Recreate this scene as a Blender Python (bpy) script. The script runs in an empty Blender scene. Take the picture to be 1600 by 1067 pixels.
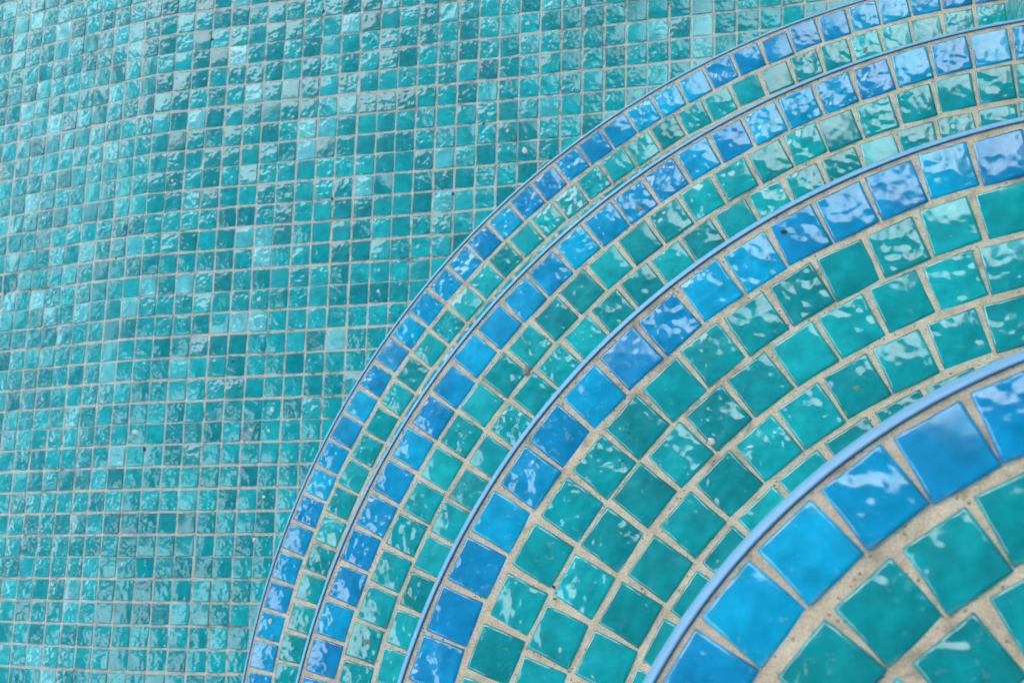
import bpy, math, random
import numpy as np
from mathutils import Matrix, Vector

# ------------------------------------------------------------------ camera
U = 0.0275                     # metres per tile pitch of the floor mosaic
scene = bpy.context.scene
CAM = np.array((31.1788, -32.3962, 62.3884))          # in tile pitches
ROT = np.array(((0.95287521, 0.02468781, -0.30235631),
                (-0.04358777, -0.97519951, -0.21699313),
                (-0.30021481, 0.21994641, -0.92816736)))   # rows: right, down, forward
FPX = 2385.71                  # focal length for a picture 1600 wide
cam_data = bpy.data.cameras.new('camera')
cam_data.sensor_width = 36.0
cam_data.lens = FPX / 1600 * 36
cam_data.clip_start = 0.01
cam_data.clip_end = 200
cam_data.dof.use_dof = True
cam_data.dof.focus_distance = 36 * U
cam_data.dof.aperture_fstop = 30
cam = bpy.data.objects.new('camera', cam_data)
scene.collection.objects.link(cam)
mw = Matrix.Identity(4)
for i in range(3):
    mw[i][0] = ROT[0][i]
    mw[i][1] = -ROT[1][i]
    mw[i][2] = -ROT[2][i]
    mw[i][3] = CAM[i] * U
cam.matrix_world = mw
scene.camera = cam

# ------------------------------------------------------------------ light
SUN_ELEV = math.radians(40)
SUN_AZ = math.radians(-40)     # clockwise from +Y seen from above
world = bpy.data.worlds.new('World')
scene.world = world
world.use_nodes = True
wn, wl = world.node_tree.nodes, world.node_tree.links
wn.clear()
w_out = wn.new('ShaderNodeOutputWorld')
w_bg = wn.new('ShaderNodeBackground')
w_sky = wn.new('ShaderNodeTexSky')
w_sky.sky_type = 'NISHITA'
w_sky.sun_disc = False
w_sky.sun_elevation = SUN_ELEV
w_sky.sun_rotation = SUN_AZ
w_sky.air_density = 1.0
w_sky.dust_density = 0.7
# broken cloud over the whole sky
w_tc = wn.new('ShaderNodeTexCoord')
w_sep = wn.new('ShaderNodeSeparateXYZ')
wl.new(w_tc.outputs['Generated'], w_sep.inputs[0])
w_z = wn.new('ShaderNodeMath'); w_z.operation = 'MAXIMUM'; w_z.inputs[1].default_value = 0.0
wl.new(w_sep.outputs['Z'], w_z.inputs[0])
w_z2 = wn.new('ShaderNodeMath'); w_z2.operation = 'ADD'; w_z2.inputs[1].default_value = 0.18
wl.new(w_z.outputs[0], w_z2.inputs[0])
w_div = wn.new('ShaderNodeVectorMath'); w_div.operation = 'DIVIDE'
w_com = wn.new('ShaderNodeCombineXYZ')
wl.new(w_z2.outputs[0], w_com.inputs[0]); wl.new(w_z2.outputs[0], w_com.inputs[1]); w_com.inputs[2].default_value = 1.0
CLOUD_SEED = 6.1
w_off = wn.new('ShaderNodeVectorMath'); w_off.operation = 'MULTIPLY_ADD'; w_off.inputs[1].default_value = (1, 1, 0); w_off.inputs[2].default_value = (CLOUD_SEED, CLOUD_SEED * 1.7, 0.3)
wl.new(w_tc.outputs['Generated'], w_div.inputs[0]); wl.new(w_com.outputs[0], w_div.inputs[1])
w_noise = wn.new('ShaderNodeTexNoise')
w_noise.noise_dimensions = '3D'
w_noise.inputs['Scale'].default_value = 1.5
w_noise.inputs['Detail'].default_value = 3.5
w_noise.inputs['Roughness'].default_value = 0.52
w_noise.inputs['Distortion'].default_value = 0.25
wl.new(w_div.outputs[0], w_off.inputs[0])
wl.new(w_off.outputs[0], w_noise.inputs['Vector'])
w_ramp = wn.new('ShaderNodeValToRGB')
w_ramp.color_ramp.elements[0].position = 0.52
w_ramp.color_ramp.elements[1].position = 0.565
wl.new(w_noise.outputs['Fac'], w_ramp.inputs[0])
w_cmul = wn.new('ShaderNodeMixRGB')
wl.new(w_ramp.outputs[0], w_cmul.inputs[0])
wl.new(w_sky.outputs[0], w_cmul.inputs[1])
# cloud is brighter towards the sun
w_dot = wn.new('ShaderNodeVectorMath'); w_dot.operation = 'DOT_PRODUCT'
wl.new(w_tc.outputs['Generated'], w_dot.inputs[0])
w_dot.inputs[1].default_value = (math.sin(SUN_AZ) * math.cos(SUN_ELEV), math.cos(SUN_AZ) * math.cos(SUN_ELEV), math.sin(SUN_ELEV))
w_cl = wn.new('ShaderNodeMapRange')
w_cl.interpolation_type = 'SMOOTHSTEP'
w_cl.inputs['From Min'].default_value = 0.35
w_cl.inputs['From Max'].default_value = 1.0
w_cl.inputs['To Min'].default_value = 14.0
w_cl.inputs['To Max'].default_value = 29.0
wl.new(w_dot.outputs['Value'], w_cl.inputs['Value'])
# and whiter in its thick parts
w_core = wn.new('ShaderNodeMapRange')
w_core.inputs['From Min'].default_value = 0.54
w_core.inputs['From Max'].default_value = 0.68
w_core.inputs['To Min'].default_value = 0.85
w_core.inputs['To Max'].default_value = 2.2
wl.new(w_noise.outputs['Fac'], w_core.inputs['Value'])
w_cv = wn.new('ShaderNodeMath'); w_cv.operation = 'MULTIPLY'
wl.new(w_cl.outputs[0], w_cv.inputs[0]); wl.new(w_core.outputs[0], w_cv.inputs[1])
w_tint = wn.new('ShaderNodeMixRGB'); w_tint.blend_type = 'MULTIPLY'; w_tint.inputs[0].default_value = 1.0
w_tint.inputs[2].default_value = (0.90, 1.0, 1.04, 1)
wl.new(w_cv.outputs[0], w_tint.inputs[1])
wl.new(w_tint.outputs[0], w_cmul.inputs[2])
wl.new(w_cmul.outputs[0], w_bg.inputs['Color'])
w_bg.inputs['Strength'].default_value = 0.06
wl.new(w_bg.outputs[0], w_out.inputs['Surface'])

sun_data = bpy.data.lights.new('sun', 'SUN')
sun_data.energy = 0.5
sun_data.angle = math.radians(28)
sun_data.color = (1.0, 0.985, 0.955)
sun = bpy.data.objects.new('sun', sun_data)
scene.collection.objects.link(sun)
to_sun = Vector((math.sin(SUN_AZ) * math.cos(SUN_ELEV), math.cos(SUN_AZ) * math.cos(SUN_ELEV), math.sin(SUN_ELEV)))
sun.rotation_euler = to_sun.to_track_quat('Z', 'Y').to_euler()
sun.location = (0, 0, 5)

scene.view_settings.view_transform = 'Standard'
scene.view_settings.look = 'None'
scene.view_settings.exposure = 1.1
scene.view_settings.gamma = 1.0
scene.view_settings.use_curve_mapping = False

# ------------------------------------------------------------------ helpers
rng = random.Random(11)
COL = scene.collection


def project(p):
    """tile-pitch point -> picture coordinates (1600 x 1067)"""
    q = ROT @ (np.array(p, float) - CAM)
    return 800 + FPX * q[0] / q[2], 533.5 + FPX * q[1] / q[2], q[2]


def unproject(u, v, z):
    d = np.array(((u - 800) / FPX, (v - 533.5) / FPX, 1.0)) @ ROT
    t = (z - CAM[2]) / d[2]
    return CAM + d * t


def link(name, mesh, parent=None, **props):
    o = bpy.data.objects.new(name, mesh)
    COL.objects.link(o)
    if parent is not None:
        o.parent = parent
    for k, v in props.items():
        o[k] = v
    return o


# ------------------------------------------------------------------ materials
class N:
    """tiny node-tree writer"""
    def __init__(self, name):
        self.mat = bpy.data.materials.new(name)
        self.mat.use_nodes = True
        self.t = self.mat.node_tree
        self.t.nodes.clear()

    def n(self, kind, **kw):
        nd = self.t.nodes.new(kind)
        for k, v in kw.items():
            if k.startswith('i_'):
                key = k[2:]
                key = int(key) if key.isdigit() else key.replace('_', ' ')
                if isinstance(v, tuple) and len(v) == 2 and hasattr(v[0], 'outputs'):
                    self.t.links.new(v[0].outputs[v[1]], nd.inputs[key])
                elif hasattr(v, 'outputs'):
                    self.t.links.new(v.outputs[0], nd.inputs[key])
                else:
                    nd.inputs[key].default_value = v
            else:
                setattr(nd, k, v)
        return nd

    def math(self, op, a, b=0.0, c=None):
        nd = self.n('ShaderNodeMath', operation=op, i_0=a, i_1=b)
        if c is not None:
            if hasattr(c, 'outputs'):
                self.t.links.new(c.outputs[0], nd.inputs[2])
            else:
                nd.inputs[2].default_value = c
        return nd

    def ramp(self, fac, stops, interp='LINEAR'):
        nd = self.n('ShaderNodeValToRGB', i_0=fac)
        cr = nd.color_ramp
        cr.interpolation = interp
        while len(cr.elements) < len(stops):
            cr.elements.new(0.5)
        for e, (p, c) in zip(cr.elements, stops):
            e.position = p
            e.color = c if len(c) == 4 else (*c, 1)
        return nd

    def mix(self, fac, a, b, blend='MIX'):
        return self.n('ShaderNodeMixRGB', blend_type=blend, i_0=fac, i_1=a, i_2=b)


def grey(v):
    return (v, v, v, 1)


def tile_material(name, stops, wave, bump_mm, dirt=0.0, ior=1.62):
    m = N(name)
    geo = m.n('ShaderNodeNewGeometry')
    inf = m.n('ShaderNodeObjectInfo')
    r1 = m.math('FRACT', m.math('ADD', m.math('MULTIPLY', (inf, 'Random'), 7.31), m.math('MULTIPLY', (geo, 'Random Per Island'), 5.77)))
    r2 = m.math('FRACT', m.math('MULTIPLY', r1, 37.7))
    r3 = m.math('FRACT', m.math('MULTIPLY', r1, 91.3))
    r4 = m.math('FRACT', m.math('MULTIPLY', r1, 143.9))
    # each tile has its own piece of the glass pattern
    off = m.n('ShaderNodeCombineXYZ', i_0=m.math('MULTIPLY', r1, 3.1), i_1=m.math('MULTIPLY', r2, 2.3), i_2=m.math('MULTIPLY', r3, 1.7))
    pos = m.n('ShaderNodeVectorMath', operation='ADD', i_0=(geo, 'Position'), i_1=off)
    # wavy cast surface: soft swells and rounded dimples
    n1 = m.n('ShaderNodeTexNoise', i_Vector=pos, i_Scale=wave, i_Detail=0.0, i_Distortion=0.1)
    v1 = m.n('ShaderNodeTexNoise', i_Vector=pos, i_Scale=wave * 0.42, i_Detail=0.0)
    dim = m.n('ShaderNodeTexVoronoi', feature='SMOOTH_F1', i_Vector=pos, i_Scale=wave * 0.95, i_Smoothness=0.8)
    h = m.math('ADD', m.math('MULTIPLY', n1, 0.72), m.math('MULTIPLY', v1, 1.7))
    h = m.math('ADD', h, m.math('MULTIPLY', dim, 0.30))
    amp = m.math('ADD', m.math('MULTIPLY', m.math('POWER', r2, 0.8), 0.95), 0.18)     # some tiles are nearly flat
    h = m.math('MULTIPLY', h, amp)
    # some faces are cast or set out of true
    lean = m.math('MULTIPLY', m.math('GREATER_THAN', r4, 0.83), 0.085 / (bump_mm * 0.001))
    dirv = m.n('ShaderNodeCombineXYZ', i_0=m.math('SINE', m.math('MULTIPLY', r1, 55.0)), i_1=m.math('COSINE', m.math('MULTIPLY', r1, 55.0)), i_2=0.0)
    along = m.n('ShaderNodeVectorMath', operation='DOT_PRODUCT', i_0=(geo, 'Position'), i_1=dirv)
    h = m.math('ADD', h, m.math('MULTIPLY', (along, 'Value'), lean))
    n3 = m.n('ShaderNodeTexNoise', i_Vector=pos, i_Scale=900.0, i_Detail=2.0)
    h = m.math('ADD', h, m.math('MULTIPLY', n3, 0.006))
    bump = m.n('ShaderNodeBump', i_Strength=1.0, i_Distance=bump_mm * 0.001, i_Height=h)
    # glaze colour: per tile (floor's palest stops are painted reflection), with slight cloudiness
    base = m.ramp(r3, stops)
    mott = m.n('ShaderNodeTexNoise', i_Vector=pos, i_Scale=70.0, i_Detail=4.0, i_Roughness=0.6)
    mottr = m.ramp(mott, [(0.3, grey(0.74)), (0.7, grey(1.22))])
    col = m.mix(1.0, base, mottr, 'MULTIPLY')
    # lime bloom and specks
    ln = m.n('ShaderNodeTexNoise', i_Vector=pos, i_Scale=240.0, i_Detail=5.0, i_Roughness=0.62)
    big = m.n('ShaderNodeTexNoise', i_Vector=(geo, 'Position'), i_Scale=5.0, i_Detail=2.0)
    lm_ = m.math('ADD', ln, m.math('MULTIPLY', m.math('SUBTRACT', big, 0.5), 0.35))
    lime = m.ramp(lm_, [(0.64, grey(0)), (0.78, grey(0.25 + dirt))])
    col = m.mix(lime, col, (0.40, 0.44, 0.40, 1))
    sp = m.n('ShaderNodeTexVoronoi', i_Vector=pos, i_Scale=95.0, i_Randomness=1.0)
    spk = m.math('MULTIPLY', m.math('LESS_THAN', sp, 0.055), m.math('GREATER_THAN', (sp, 'Color'), 0.90))
    col = m.mix(spk, col, (0.05, 0.045, 0.03, 1))
    rough = m.math('ADD', m.math('MULTIPLY', m.math('GREATER_THAN', r1, 0.93), 0.10), m.math('ADD', 0.055, m.math('MULTIPLY', lime, 0.5)))
    b = m.n('ShaderNodeBsdfPrincipled', i_Base_Color=col, i_Roughness=rough, i_Normal=bump, i_IOR=ior)
    m.n('ShaderNodeOutputMaterial', i_Surface=b)
    return m.mat


TEAL = [(0.0, (0.0003, 0.210, 0.228)), (0.30, (0.0004, 0.250, 0.273)), (0.65, (0.0006, 0.282, 0.312)), (1.0, (0.003, 0.340, 0.365))]
TEAL_F = [(0.0, (0.0005, 0.190, 0.220)), (0.30, (0.0005, 0.240, 0.270)), (0.65, (0.001, 0.285, 0.318)), (0.94, (0.004, 0.330, 0.365)), (0.955, (0.05, 0.37, 0.41)), (1.0, (0.13, 0.45, 0.49))]  # palest stops: sky reflection on odd tiles put into the colour
BLUE = [(0.0, (0.0001, 0.205, 0.425)), (0.5, (0.0002, 0.245, 0.460)), (1.0, (0.0004, 0.325, 0.545))]
M_teal = tile_material('teal_glass', TEAL, 190.0, 0.84)
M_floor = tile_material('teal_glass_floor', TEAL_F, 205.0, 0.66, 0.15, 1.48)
M_blue = tile_material('blue_glass', BLUE, 190.0, 0.84)


def grout_material(name, c0, c1, dirt_amount, dirt_col):
    m = N(name)
    geo = m.n('ShaderNodeNewGeometry')
    P = (geo, 'Position')
    fine = m.n('ShaderNodeTexNoise', i_Vector=P, i_Scale=1100.0, i_Detail=4.0, i_Roughness=0.8)
    mid = m.n('ShaderNodeTexNoise', i_Vector=P, i_Scale=120.0, i_Detail=4.0, i_Roughness=0.6)
    col = m.ramp(m.math('ADD', m.math('MULTIPLY', fine, 0.70), m.math('MULTIPLY', mid, 0.30)), [(0.38, c0), (0.60, c1)])
    # pin holes
    pore = m.n('ShaderNodeTexVoronoi', i_Vector=P, i_Scale=520.0)
    pr = m.math('MULTIPLY', m.math('LESS_THAN', pore, 0.30), m.math('GREATER_THAN', (pore, 'Color'), 0.72))
    pm = m.n('ShaderNodeTexNoise', i_Vector=P, i_Scale=60.0, i_Detail=2.0)
    pr = m.math('MULTIPLY', pr, m.ramp(pm, [(0.38, grey(0.15)), (0.55, grey(1))]))
    col = m.mix(m.math('MULTIPLY', pr, 0.72), col, (0.09, 0.07, 0.05, 1))
    # grime
    g1 = m.n('ShaderNodeTexNoise', i_Vector=P, i_Scale=85.0, i_Detail=6.0, i_Roughness=0.72)
    g2 = m.n('ShaderNodeTexNoise', i_Vector=P, i_Scale=7.0, i_Detail=2.0)
    g = m.math('ADD', g1, m.math('MULTIPLY', m.math('SUBTRACT', g2, 0.5), 0.5))
    gm = m.ramp(g, [(0.52, grey(0)), (0.70, grey(dirt_amount))])
    col = m.mix(gm, col, dirt_col)
    h = m.math('SUBTRACT', m.math('ADD', m.math('MULTIPLY', fine, 0.5), mid), m.math('MULTIPLY', pr, 0.9))
    bump = m.n('ShaderNodeBump', i_Strength=0.8, i_Distance=0.0009, i_Height=h)
    b = m.n('ShaderNodeBsdfPrincipled', i_Base_Color=col, i_Roughness=0.9, i_Normal=bump)
    m.n('ShaderNodeOutputMaterial', i_Surface=b)
    return m.mat


M_grout = grout_material('sand_grout', (0.385, 0.29, 0.20), (0.685, 0.56, 0.425), 0.5, (0.10, 0.075, 0.05, 1))
M_grout_f = grout_material('grey_grout', (0.31, 0.29, 0.25), (0.55, 0.52, 0.46), 0.85, (0.10, 0.085, 0.065, 1))


def plain(name, col, rough=0.5, var=0.15, scale=200.0, ior=1.5, bump=0.0002):
    m = N(name)
    geo = m.n('ShaderNodeNewGeometry')
    nz = m.n('ShaderNodeTexNoise', i_Vector=(geo, 'Position'), i_Scale=scale, i_Detail=5.0, i_Roughness=0.65)
    rp = m.ramp(nz, [(0.3, grey(1 - var)), (0.7, grey(1 + var))])
    c = m.mix(1.0, (*col, 1), rp, 'MULTIPLY')
    bp = m.n('ShaderNodeBump', i_Strength=0.5, i_Distance=bump, i_Height=nz)
    b = m.n('ShaderNodeBsdfPrincipled', i_Base_Color=c, i_Roughness=rough, i_Normal=bp, i_IOR=ior)
    m.n('ShaderNodeOutputMaterial', i_Surface=b)
    return m.mat


M_trim = plain('blue_plastic_trim', (0.14, 0.31, 0.51), 0.35, 0.08, 90.0)
M_groove_shade = plain('dark_groove_shade', (0.10, 0.085, 0.085), 0.8, 0.4, 300.0)  # shade on the inner side of the trim, put into the colour
M_cement = plain('cement_splash', (0.50, 0.46, 0.40), 0.9, 0.25, 700.0, bump=0.0006)
M_dirt = plain('dark_dirt', (0.035, 0.030, 0.022), 0.85, 0.4, 900.0, bump=0.0006)
M_stain = plain('grey_stain', (0.14, 0.17, 0.15), 0.7, 0.4, 900.0, bump=0.0004)
M_rust = plain('brown_dirt', (0.16, 0.12, 0.075), 0.85, 0.5, 900.0, bump=0.0006)

# ------------------------------------------------------------------ tiles
SIDE = 0.945                   # tile side in pitches


def tile_geo(seed, w, h, rings=((0.0, -0.085, 78), (0.014, -0.026, 46), (0.062, 0.0, 4))):
    """Vertices, normals and faces of one cast glass tile (tile pitches, face up, top at z = 0)."""
    r = random.Random(seed)
    a, b = w / 2, h / 2
    c = 0.010 + r.random() * 0.012
    pts = []
    for (sx, sy) in ((1, 1), (-1, 1), (-1, -1), (1, -1)):
        cx, cy = a * sx, b * sy
        q = [(cx, cy - sy * c), (cx - sx * c, cy)]
        if sx * sy < 0:
            q.reverse()
        pts += q
    # midpoints
    full = []
    for i in range(8):
        p, q = pts[i], pts[(i + 1) % 8]
        full.append(p)
        if math.hypot(p[0] - q[0], p[1] - q[1]) > 0.3:
            full.append(((p[0] + q[0]) / 2, (p[1] + q[1]) / 2))
    full = [(x + r.uniform(-.011, .011), y + r.uniform(-.011, .011)) for x, y in full]
    n = len(full)
    V, NN, F = [], [], []
    for inset, z, tilt in rings:
        for x, y in full:
            l = math.hypot(x, y)
            nx, ny = (x / a) ** 5, (y / b) ** 5
            nl = math.hypot(nx, ny) + 1e-9
            V.append((x * (1 - inset / a), y * (1 - inset / b), z))
            s = math.sin(math.radians(tilt))
            NN.append((nx / nl * s, ny / nl * s, math.cos(math.radians(tilt))))
    V.append((0, 0, 0.004)); NN.append((0, 0, 1))
    for k in range(2):
        for i in range(n):
            j = (i + 1) % n
            F.append((k * n + i, k * n + j, (k + 1) * n + j, (k + 1) * n + i))
    for i in range(n):
        F.append((2 * n + i, 2 * n + (i + 1) % n, 3 * n))
    return np.array(V), np.array(NN), F


def mesh_from(name, V, NN, F, mat):
    me = bpy.data.meshes.new(name)
    me.from_pydata([tuple(v) for v in V], [], F)
    me.materials.append(mat)
    me.shade_smooth()
    if NN is not None:
        me.normals_split_custom_set_from_vertices([tuple(v) for v in NN])
    me.update()
    return me


NVAR = 8
GEO = {'step': [tile_geo(100 + i, SIDE, SIDE) for i in range(NVAR)], 'floor': [tile_geo(200 + i, 0.920, 0.945, ((0.0, -0.065, 62), (0.010, -0.014, 32), (0.036, 0.0, 3))) for i in range(NVAR)]}
MESH = {}


def tile_mesh(kind, var, mat):
    key = (kind, var, mat.name)
    if key not in MESH:
        V, NN, F = GEO[kind][var]
        MESH[key] = mesh_from('tile', V * U, NN, F, mat)
    return MESH[key]


def frame(loc, ex, ez, spin, tx, ty):
    """Matrix (numpy 3x3) of a tile: x along ex, z along ez, spun in plane and tipped by small angles."""
    ez = np.array(ez, float); ez /= np.linalg.norm(ez)
    ex = np.array(ex, float); ex -= ez * (ex @ ez); ex /= np.linalg.norm(ex)
    ey = np.cross(ez, ex)
    B = np.stack((ex, ey, ez), 1)
    c, s = math.cos(spin), math.sin(spin)
    Rz = np.array(((c, -s, 0), (s, c, 0), (0, 0, 1)))
    Rx = np.array(((1, 0, 0), (0, math.cos(tx), -math.sin(tx)), (0, math.sin(tx), math.cos(tx))))
    Ry = np.array(((math.cos(ty), 0, math.sin(ty)), (0, 1, 0), (-math.sin(ty), 0, math.cos(ty))))
    return B @ Rz @ Rx @ Ry, np.array(loc, float)


def place_tiles(specs, parent, kind, name='tile'):
    """one object per tile"""
    for (B, p, var, mat) in specs:
        o = bpy.data.objects.new(name, tile_mesh(kind, var, mat))
        COL.objects.link(o)
        o.parent = parent
        M = Matrix.Identity(4)
        for i in range(3):
            for j in range(3):
                M[i][j] = B[i][j]
            M[i][3] = p[i] * U
        o.matrix_local = M


def join_tiles(specs, parent, kind, name):
    """the rest of the tiling as one mesh per material"""
    by = {}
    for s in specs:
        by.setdefault(s[3].name, []).append(s)
    for mname, ss in by.items():
        Vs, Ns, Fs, off = [], [], [], 0
        for (B, p, var, mat) in ss:
            V, NN, F = GEO[kind][var]
            Vs.append((V @ B.T + p) * U)
            Ns.append(NN @ B.T)
            Fs += [tuple(i + off for i in f) for f in F]
            off += len(V)
        me = mesh_from(name, np.vstack(Vs), np.vstack(Ns), Fs, ss[0][3])
        link(name, me, parent, kind='stuff')


TILT = math.radians(1.5)


def jit(s):
    return rng.gauss(0, s)


def tip():
    """how far a tile sits out of level: never so far that an edge sinks into the grout"""
    return max(-0.034, min(0.034, rng.gauss(0, TILT)))


# ------------------------------------------------------------------ steps: measured layout
# z of the tread, centre of the nosing circle, radius to the tile-side edge of the trim
STEPS = {1: (13.289, (32.964, -36.380), 27.455), 2: (23.318, (33.842, -36.809), 21.655),
         3: (33.769, (34.165, -36.601), 14.955), 4: (43.614, (34.579, -36.563), 8.655)}
WALL_X = 32.12                 # wall face at the lowest tread; it leans out a little going up


def wall_x(z):
    return WALL_X + 0.036 * (z - 13.3)


A_END = 214.0                  # the steps run on to here, below the picture
JOINTS = {
  (4, 0): [144.54, 137.47, 130.34, 123.07, 115.99],
  (4, 1): [136.68, 128.35, 120.25],
  (4, 2): [135.68, 125.22],
  (3, 0): [163.3, 159.5, 155.41, 151.23, 147.25, 143.11, 139.09, 134.97, 130.79, 126.8, 122.66, 118.65, 114.73, 110.72, 106.66, 102.73],
  (3, 1): [161.19, 156.66, 152.14, 147.52, 142.97, 138.59, 134.27, 129.81, 125.58, 121.08, 116.74, 112.52, 108.07, 103.7],
  (3, 2): [157.7, 152.77, 147.76, 142.88, 138.09, 133.18, 128.52, 123.76, 119.11, 114.24, 109.35, 104.74],
  (3, 3): [152.82, 147.61, 142.29, 136.99, 131.79, 126.79, 121.52, 116.51, 111.11, 105.97],
  (3, 4): [154.05, 148.36, 142.38, 136.75, 131.01, 125.16, 119.23, 113.6, 108.09],
  (2, 0): [167.64, 164.75, 162.03, 159.12, 156.44, 153.56, 150.75, 147.9, 145.09, 142.29, 139.43, 136.61, 133.86, 131.08, 128.25, 125.5, 122.8, 119.97, 117.17, 114.43, 111.69, 108.97, 106.16, 103.4, 100.61, 97.87, 95.03],
  (2, 1): [165.67, 162.75, 159.82, 156.82, 153.82, 150.97, 147.93, 144.95, 142.09, 139.04, 136.03, 133.13, 130.17, 127.25, 124.25, 121.3, 118.49, 115.41, 112.47, 109.67, 106.92, 103.9, 101.0, 98.06, 95.18],
  (2, 2): [163.84, 160.68, 157.5, 154.32, 151.23, 148.12, 145.0, 141.74, 138.71, 135.51, 132.36, 129.2, 126.09, 123.1, 119.99, 116.91, 113.79, 110.7, 107.55, 104.5, 101.47, 98.39, 95.35],
  (1, 0): [170.89, 168.62, 166.46, 164.18, 162.03, 159.69, 157.49, 155.27, 153.09, 150.88, 148.62, 146.42, 144.2, 142.0, 139.77, 137.52, 135.35, 133.16, 130.97, 128.72, 126.59, 124.39, 122.25, 120.09, 117.99, 115.8, 113.61, 111.46, 109.3, 107.13, 104.99, 102.79, 100.6, 98.48, 96.36, 94.13],
  (1, 1): [169.82, 167.59, 165.17, 162.84, 160.57, 158.19, 155.85, 153.62, 151.36, 149.02, 146.7, 144.39, 142.12, 139.77, 137.43, 135.18, 132.93, 130.64, 128.33, 126.13, 123.81, 121.55, 119.28, 116.96, 114.78, 112.53, 110.16, 107.77, 105.52, 103.19, 100.92, 98.71, 96.43, 94.16],
  (1, 2): [132.2, 129.75, 127.53, 125.13, 122.77, 120.33, 118.04, 115.68, 113.15],
}



def inside(p, k):
    c = STEPS[k][1]
    return math.hypot(p[0] - c[0], p[1] - c[1]) < STEPS[k][2]


def hidden(p, level):
    """is a point of the given level (0 floor, 1..4 treads) covered by a higher step, seen from the camera?"""
    for k in range(level + 1, 5):
        z = STEPS[k][0]
        t = (z - p[2]) / (CAM[2] - p[2])
        q = np.array(p) + (CAM - np.array(p)) * t
        if inside(q, k) or inside(p, k):
            return True
    return False


def seen(p, level, margin=14):
    u, v, d = project(p)
    return -margin < u < 1600 + margin and -margin < v < 1067 + margin and not hidden(p, level)


# ------------------------------------------------------------------ pool floor
PY = 1.03796
X0, DX0, TH, WB = -7.40684, -0.01924, 0.16349, 0.82504


def line_pos(i, pitch, tile, seam):
    """centre line of tile i: sheets of six tiles, closer together across a sheet seam"""
    j_seam = 0.05
    j = (6 * pitch - 6 * tile - j_seam) / 5
    k, m = divmod(i - seam, 6)
    return seam * pitch + k * 6 * pitch + j_seam / 2 + m * (tile + j) + tile / 2


def floor_point(c, r):
    """continuous column / row position -> point on the floor, which tips down beyond the break line"""
    ri = r / PY
    x0 = X0 + DX0 * ri
    if c >= x0:
        return np.array((c, -r, 0.0))
    s = x0 - c
    sr = min(s, WB)
    x = -(sr - TH ** 2 * sr ** 3 / (6 * WB * WB)) - max(0, s - WB) * math.cos(TH)
    z = -(TH * sr ** 2 / (2 * WB)) - max(0, s - WB) * math.sin(TH)
    y = -r - 0.00085 * s + 0.00145 * s * (ri - 15)
    return np.array((x0 + x, y, z))


C0, C1, R0, R1 = -32, 33, -14, 48
col_jit = {i: jit(0.006) for i in range(C0 - 1, C1 + 2)}
row_jit = {i: jit(0.008) for i in range(R0 - 1, R1 + 2)}


def make_floor():
    # the grout bed, one sheet following the floor profile out beyond the tiling
    xs = list(range(-60, 33)) + [33]
    ys = list(range(-40, 84, 2))
    V, F = [], []
    for y in ys:
        for x in xs:
            p = floor_point(x, y * PY) if x < 33 else floor_point(60, y * PY)
            V.append((p[0] * U, p[1] * U, (p[2] - 0.038) * U))
    w = len(xs)
    for j in range(len(ys) - 1):
        for i in range(w - 1):
            F.append((j * w + i, (j + 1) * w + i, (j + 1) * w + i + 1, j * w + i + 1))
    me = mesh_from('pool_floor', V, None, F, M_grout_f)
    fl = link('pool_floor', me, None, kind='structure', label='pool floor of small teal glass tiles in pale grout, dipping at left')
    specs = []
    for r in range(R0, R1):
        y = line_pos(r, PY, 0.945, 2) + row_jit[r]
        for c in range(C0, C1):
            x = line_pos(c, 1.0, 0.920, -1) + col_jit[c]
            p = floor_point(x + jit(.005), y + jit(.005))
            if p[0] > wall_x(0) - 0.46:
                continue
            k1 = STEPS[1]
            if math.hypot(p[0] - k1[1][0], p[1] - k1[1][1]) < k1[2] - 0.1:
                continue
            px_ = floor_point(x + .3, y)
            py_ = floor_point(x, y - .3)
            ex = px_ - p
            ez = np.cross(px_ - floor_point(x - .3, y), py_ - floor_point(x, y + .3))
            B, q = frame(p + np.array((0, 0, jit(.006))), ex, ez, jit(.012), tip(), tip())
            u, v, d = project(p)
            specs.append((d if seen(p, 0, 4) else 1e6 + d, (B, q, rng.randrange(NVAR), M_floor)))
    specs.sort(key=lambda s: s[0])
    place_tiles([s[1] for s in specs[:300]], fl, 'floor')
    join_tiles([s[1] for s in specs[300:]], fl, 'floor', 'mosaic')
    print('floor tiles in view', sum(1 for s in specs if s[0] < 1e6), 'all', len(specs))
    return fl


floor = make_floor()

# ------------------------------------------------------------------ steps
stair = bpy.data.objects.new('pool_steps', None)
COL.objects.link(stair)
stair['label'] = 'curved pool steps with teal glass mosaic treads and bright blue tile edges'
stair['category'] = 'steps'
stair.location = (WALL_X * U, -36.6 * U, 0)
bpy.context.view_layer.update()
ORG = Vector(stair.location)


def arc_start(k, r):
    """angle at which a circle of radius r about the step's centre meets the wall"""
    c = STEPS[k][1]
    return math.degrees(math.acos(max(-1, min(1, (wall_x(STEPS[k][0]) - c[0]) / r))))


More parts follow.
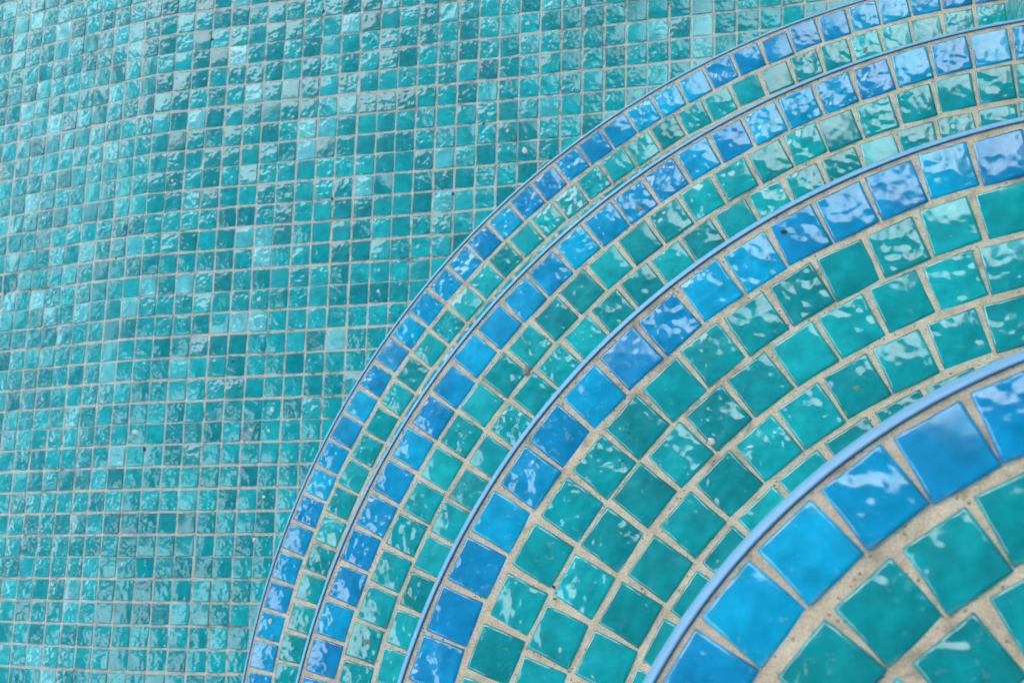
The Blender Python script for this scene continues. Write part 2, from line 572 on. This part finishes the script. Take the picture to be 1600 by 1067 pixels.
def revolve(k, profile, step_deg=1.2, a_end=A_END):
    """sweep (dr, dz) pairs round the step's nosing circle, from the wall on"""
    z0, c, R = STEPS[k]
    n = None
    V, F = [], []
    cols = []
    N_ = int((a_end - 90) / step_deg)
    for i in range(N_ + 1):
        ring = []
        for (dr, dz) in profile:
            r = R + dr
            a0 = arc_start(k, max(r, 2.6))
            a = math.radians(a0 + (a_end - a0) * i / N_)
            ring.append(len(V))
            V.append(((c[0] + r * math.cos(a)) * U, (c[1] + r * math.sin(a)) * U, (z0 + dz) * U))
        cols.append(ring)
    for i in range(N_):
        for j in range(len(profile) - 1):
            F.append((cols[i][j], cols[i + 1][j], cols[i + 1][j + 1], cols[i][j + 1]))
    return V, F


ROW_C = {1: (-0.560, -1.610, -2.650, -3.690, -4.730, -5.77), 2: (-0.565, -1.605, -2.650, -3.690, -4.740, -5.78, -6.82),
         3: (-0.575, -1.640, -2.650, -3.715, -4.760, -5.80, -6.84), 4: (-0.555, -1.690, -2.745, -3.785, -4.83, -5.87)}
STEP_LABEL = {1: 'lowest and widest step, next to the pool floor', 2: 'second step up from the pool floor',
              3: 'third step up, with four rows of teal tiles showing', 4: 'topmost step, nearest the camera'}
TRIM = [(0.0, -0.20), (0.0, 0.004), (0.012, 0.012)] + [(0.205 * math.sin(math.radians(t)), 0.012 - 0.55 * (1 - math.cos(math.radians(t)))) for t in (12, 24, 36, 48, 60, 72, 84, 90)] + [(0.205, -0.80), (0.09, -0.80)]


def row_angles(k, row, rc):
    """joint angles of a row, the measured ones carried on to both ends"""
    pitch = math.degrees(1.035 / rc)
    known = JOINTS.get((k, row))
    a0 = arc_start(k, rc)
    if known:
        js = sorted(known)
        gaps = [b - a for a, b in zip(js, js[1:])]
        pitch = sum(gaps) / len(gaps)
    else:
        js = [120 + rng.random() * pitch]
    while js[-1] < A_END - 2 * pitch:
        js.append(js[-1] + pitch * rng.uniform(.985, 1.015))
    while js[0] > a0 + pitch * 0.9:
        js.insert(0, js[0] - pitch * rng.uniform(.985, 1.015))
    return js


def make_step(k):
    z0, c, R = STEPS[k]
    inner = -(R - STEPS[k + 1][2]) - 1.0 if k < 4 else -R + 0.05
    drop = z0 - (STEPS[k - 1][0] if k > 1 else 0) + 0.3
    V, F = revolve(k, [(inner, -0.045), (-0.9 * (1 if k else 1), -0.045), (-0.10, -0.042), (-0.03, -0.036), (0.0, -0.036), (0.0, -0.30), (0.05, -0.5), (0.05, -drop)])
    me = mesh_from('step', [Vector(v) - ORG for v in V], None, F, M_grout)
    st = link('step', me, stair, label=STEP_LABEL[k])
    # dark strip in place of the shadow behind the trim, then moulded trim along the edge
    V, F = revolve(k, [(-0.016, -0.070), (-0.015, -0.029), (-0.008, -0.024), (0.001, -0.024), (0.001, -0.09)], 0.9)
    link('groove_shade', mesh_from('groove_shade', [Vector(v) - ORG for v in V], None, F, M_groove_shade), st)
    V, F = revolve(k, TRIM, 0.7)
    link('edge_trim', mesh_from('edge_trim', [Vector(v) - ORG for v in V], None, F, M_trim), st)
    one, rest = {0: [], 1: []}, []
    for row, dc in enumerate(ROW_C[k]):
        rc = R + dc
        if rc < 1.2:
            continue
        js = row_angles(k, row, rc)
        mat = M_blue if row == 0 else M_teal
        prev = arc_start(k, rc)
        pitch_a = js[1] - js[0]
        lead = js[0] - arc_start(k, rc) - math.degrees(0.03 / rc)
        cut = 1.0
        if lead > 0.25 * pitch_a:                 # a cut tile closes the row at the wall
            js = [js[0] - lead] + js
            cut = min(1.0, lead / pitch_a)
        for ti, (a, b) in enumerate(zip(js, js[1:])):
            am = math.radians((a + b) / 2)
            rr = rc + jit(.012)
            p = np.array((c[0] + rr * math.cos(am), c[1] + rr * math.sin(am), z0 + jit(.006)))
            if p[0] > wall_x(z0) - 0.40 * (cut if ti == 0 else 1):
                continue
            if k < 4 and math.hypot(p[0] - STEPS[k + 1][1][0], p[1] - STEPS[k + 1][1][1]) < STEPS[k + 1][2] - 0.6:
                continue
            ex = (-math.sin(am), math.cos(am), 0)
            B, q = frame(p, ex, (0, 0, 1), jit(.011), tip(), tip())
            if ti == 0 and cut < 1:
                B = B.copy()
                B[:, 0] *= cut - 0.02
            q = q - np.array(ORG) / U
            spec = (B, q, rng.randrange(NVAR), mat)
            # any corner in view?
            vis = False
            for fr, fa in ((.4, .4), (.4, -.4), (-.4, .4), (-.4, -.4), (.4, 0), (0, 0)):
                r2 = rc + fr
                a2 = am + fa / rc
                if seen((c[0] + r2 * math.cos(a2), c[1] + r2 * math.sin(a2), z0), k, 0):
                    vis = True
                    break
            if vis:
                one[0 if row == 0 else 1].append(spec)
            else:
                rest.append(spec)
    place_tiles(one[0], st, 'step', 'nosing_tile')
    place_tiles(one[1], st, 'step', 'tile')
    # riser tiling
    rise = z0 - (STEPS[k - 1][0] if k > 1 else 0)
    nrow = int((rise - 0.75) / 1.035)
    rR = R + 0.05
    pitch = 1.02 / rR
    for i in range(nrow):
        z = z0 - 0.85 - 0.52 - i * 1.035
        a = math.radians(arc_start(k, rR)) + 0.5 / rR
        while a < math.radians(A_END) - pitch:
            p = np.array((c[0] + (rR + .045) * math.cos(a), c[1] + (rR + .045) * math.sin(a), z))
            B, q = frame(p, (0, 0, 1), (math.cos(a), math.sin(a), 0), jit(.015), tip(), tip())
            rest.append((B, q - np.array(ORG) / U, rng.randrange(NVAR), M_teal))
            a += pitch * rng.uniform(.99, 1.01)
    join_tiles(rest, st, 'step', 'mosaic')
    print('step', k, 'single tiles', len(one[0]), len(one[1]), 'joined', len(rest))
    return st


STEP_OBJ = {k: make_step(k) for k in (1, 2, 3, 4)}

# ------------------------------------------------------------------ pool wall beside the steps
wall_z = 51.0
y0, y1 = -62.0, 30.0


def make_wall():
    t = 3.0
    wb, wt = wall_x(-1), wall_x(wall_z)
    V = [(wb, y0, -1), (wb, y1, -1), (wt, y1, wall_z), (wt, y0, wall_z),
         (WALL_X + t, y0, -1), (WALL_X + t, y1, -1), (WALL_X + t, y1, wall_z), (WALL_X + t, y0, wall_z)]
    F = [(0, 3, 2, 1), (4, 5, 6, 7), (3, 7, 6, 2), (0, 4, 7, 3), (1, 2, 6, 5), (0, 1, 5, 4)]
    me = mesh_from('pool_wall', [tuple(x * U for x in v) for v in V], None, F, M_grout)
    me.shade_flat()
    w = link('pool_wall', me, None, label='teal tiled pool wall seen edge-on in the top right corner', category='wall')
    one, rest = [], []
    for i in range(int((wall_z - 0.2) / PY)):
        z = 0.62 + i * PY
        for j in range(int((y1 - y0) / 1.0)):
            y = y0 + 0.5 + j
            p = np.array((wall_x(z) - 0.045, y + jit(.006), z + jit(.006)))
            if any(z < STEPS[k][0] - 0.3 and math.hypot(p[0] - STEPS[k][1][0], y - STEPS[k][1][1]) < STEPS[k][2] - 0.6 for k in (1, 2, 3, 4)):
                continue
            B, q = frame(p, (0, 1, 0), (-1, 0, 0.036), jit(.012), tip(), tip())
            spec = (B, q, rng.randrange(NVAR), M_teal)
            (one if seen(p, 1, 6) else rest).append(spec)
    place_tiles(one, w, 'floor')
    join_tiles(rest, w, 'floor', 'mosaic')
    print('wall tiles in view', len(one))
    return w


wall = make_wall()

# ------------------------------------------------------------------ specks left on the tiles
def blob(parent, name, u, v, level, size, mat, flat=0.25, aspect=1.0):
    z = 0 if level == 0 else STEPS[level][0]
    p = unproject(u, v, z)
    if level == 0 and p[0] < X0:
        for _ in range(6):         # settle on the sloping part
            z = -max(0, (X0 - p[0]) - 0.4) * math.tan(TH)
            p = unproject(u, v, z)
    n = 9
    V, F = [], []
    rot = rng.uniform(0, 6.28)
    rad = [size * rng.uniform(.6, 1.15) for _ in range(n)]
    for s, h in ((1.0, 0.0), (0.65, flat * size)):
        for i in range(n):
            a = 2 * math.pi * i / n
            x, y = rad[i] * s * math.cos(a) * aspect, rad[i] * s * math.sin(a)
            V.append((x * math.cos(rot) - y * math.sin(rot), x * math.sin(rot) + y * math.cos(rot), h * rng.uniform(.7, 1.2)))
    V.append((0, 0, flat * size * 1.15))
    for i in range(n):
        j = (i + 1) % n
        F.append((i, j, n + j, n + i))
        F.append((n + i, n + j, 2 * n))
    me = mesh_from(name, [tuple(x * U for x in q) for q in V], None, F, mat)
    o = link(name, me, parent)
    o.location = Vector(((p[0]) * U, p[1] * U, (z + 0.004) * U)) - (ORG if level else Vector((0, 0, 0)))
    return o


for (u, v, s) in ((422, 239, .085), (269, 282, .085), (607, 57, .10), (825, 37, .10), (768, 79, .08), (543, 92, .08), (793, 205, .11), (820, 235, .13), (405, 467, .10),
                  (425, 640, .11), (392, 672, .07), (420, 673, .07), (212, 675, .14), (100, 492, .08), (80, 493, .08), (412, 776, .08), (191, 881, .10),
                  (118, 857, .16), (116, 307, .07), (592, 422, .10), (591, 455, .08), (397, 843, .10), (441, 848, .09), (464, 852, .08)):
    blob(floor, 'cement_speck', u, v, 0, s, M_cement, 0.12, 1.3)
for (u, v, s) in ((331.5, 62, .10), (506, 17.5, .10), (376, 81.7, .045), (474, 123, .05), (707.7, 303, .08), (135, 199, .07), (181, 404, .08), (126, 423, .05), (7.5, 459, .08),
                  (823, 74, .06), (226, 702, .13), (154, 596, .08), (364, 565, .09), (316, 550, .05), (800, 154, .05), (755, 194, .08), (519, 311, .08)):
    blob(floor, 'dirt_speck', u, v, 0, s * 0.8, M_dirt, 0.3, 1.2)
blob(floor, 'dirt_speck', 151, 1031, 0, .17, M_rust, 0.3, 1.4)
for (u, v, lv, s, m) in ((1112, 689, 3, .07, M_cement), (1117, 693, 3, .05, M_cement), (1097, 714, 3, .055, M_cement), (671, 546, 1, .06, M_stain), (422, 970, 1, .09, M_cement), (573, 1002, 2, .10, M_stain),
                         (998, 325, 2, .09, M_stain), (1224, 362, 3, .045, M_dirt), (1351, 79, 1, .08, M_stain), (823, 577, 2, .12, M_stain), (1339, 606, 3, .05, M_stain),
                         (1003, 919, 3, .025, M_rust), (1008, 926, 3, .02, M_rust), (865, 917, 3, .03, M_dirt), (866, 935, 3, .035, M_rust)):
    blob(STEP_OBJ[lv], 'dirt_speck' if m != M_cement else 'cement_speck', u, v, lv, s, m, 0.12, 1.5)
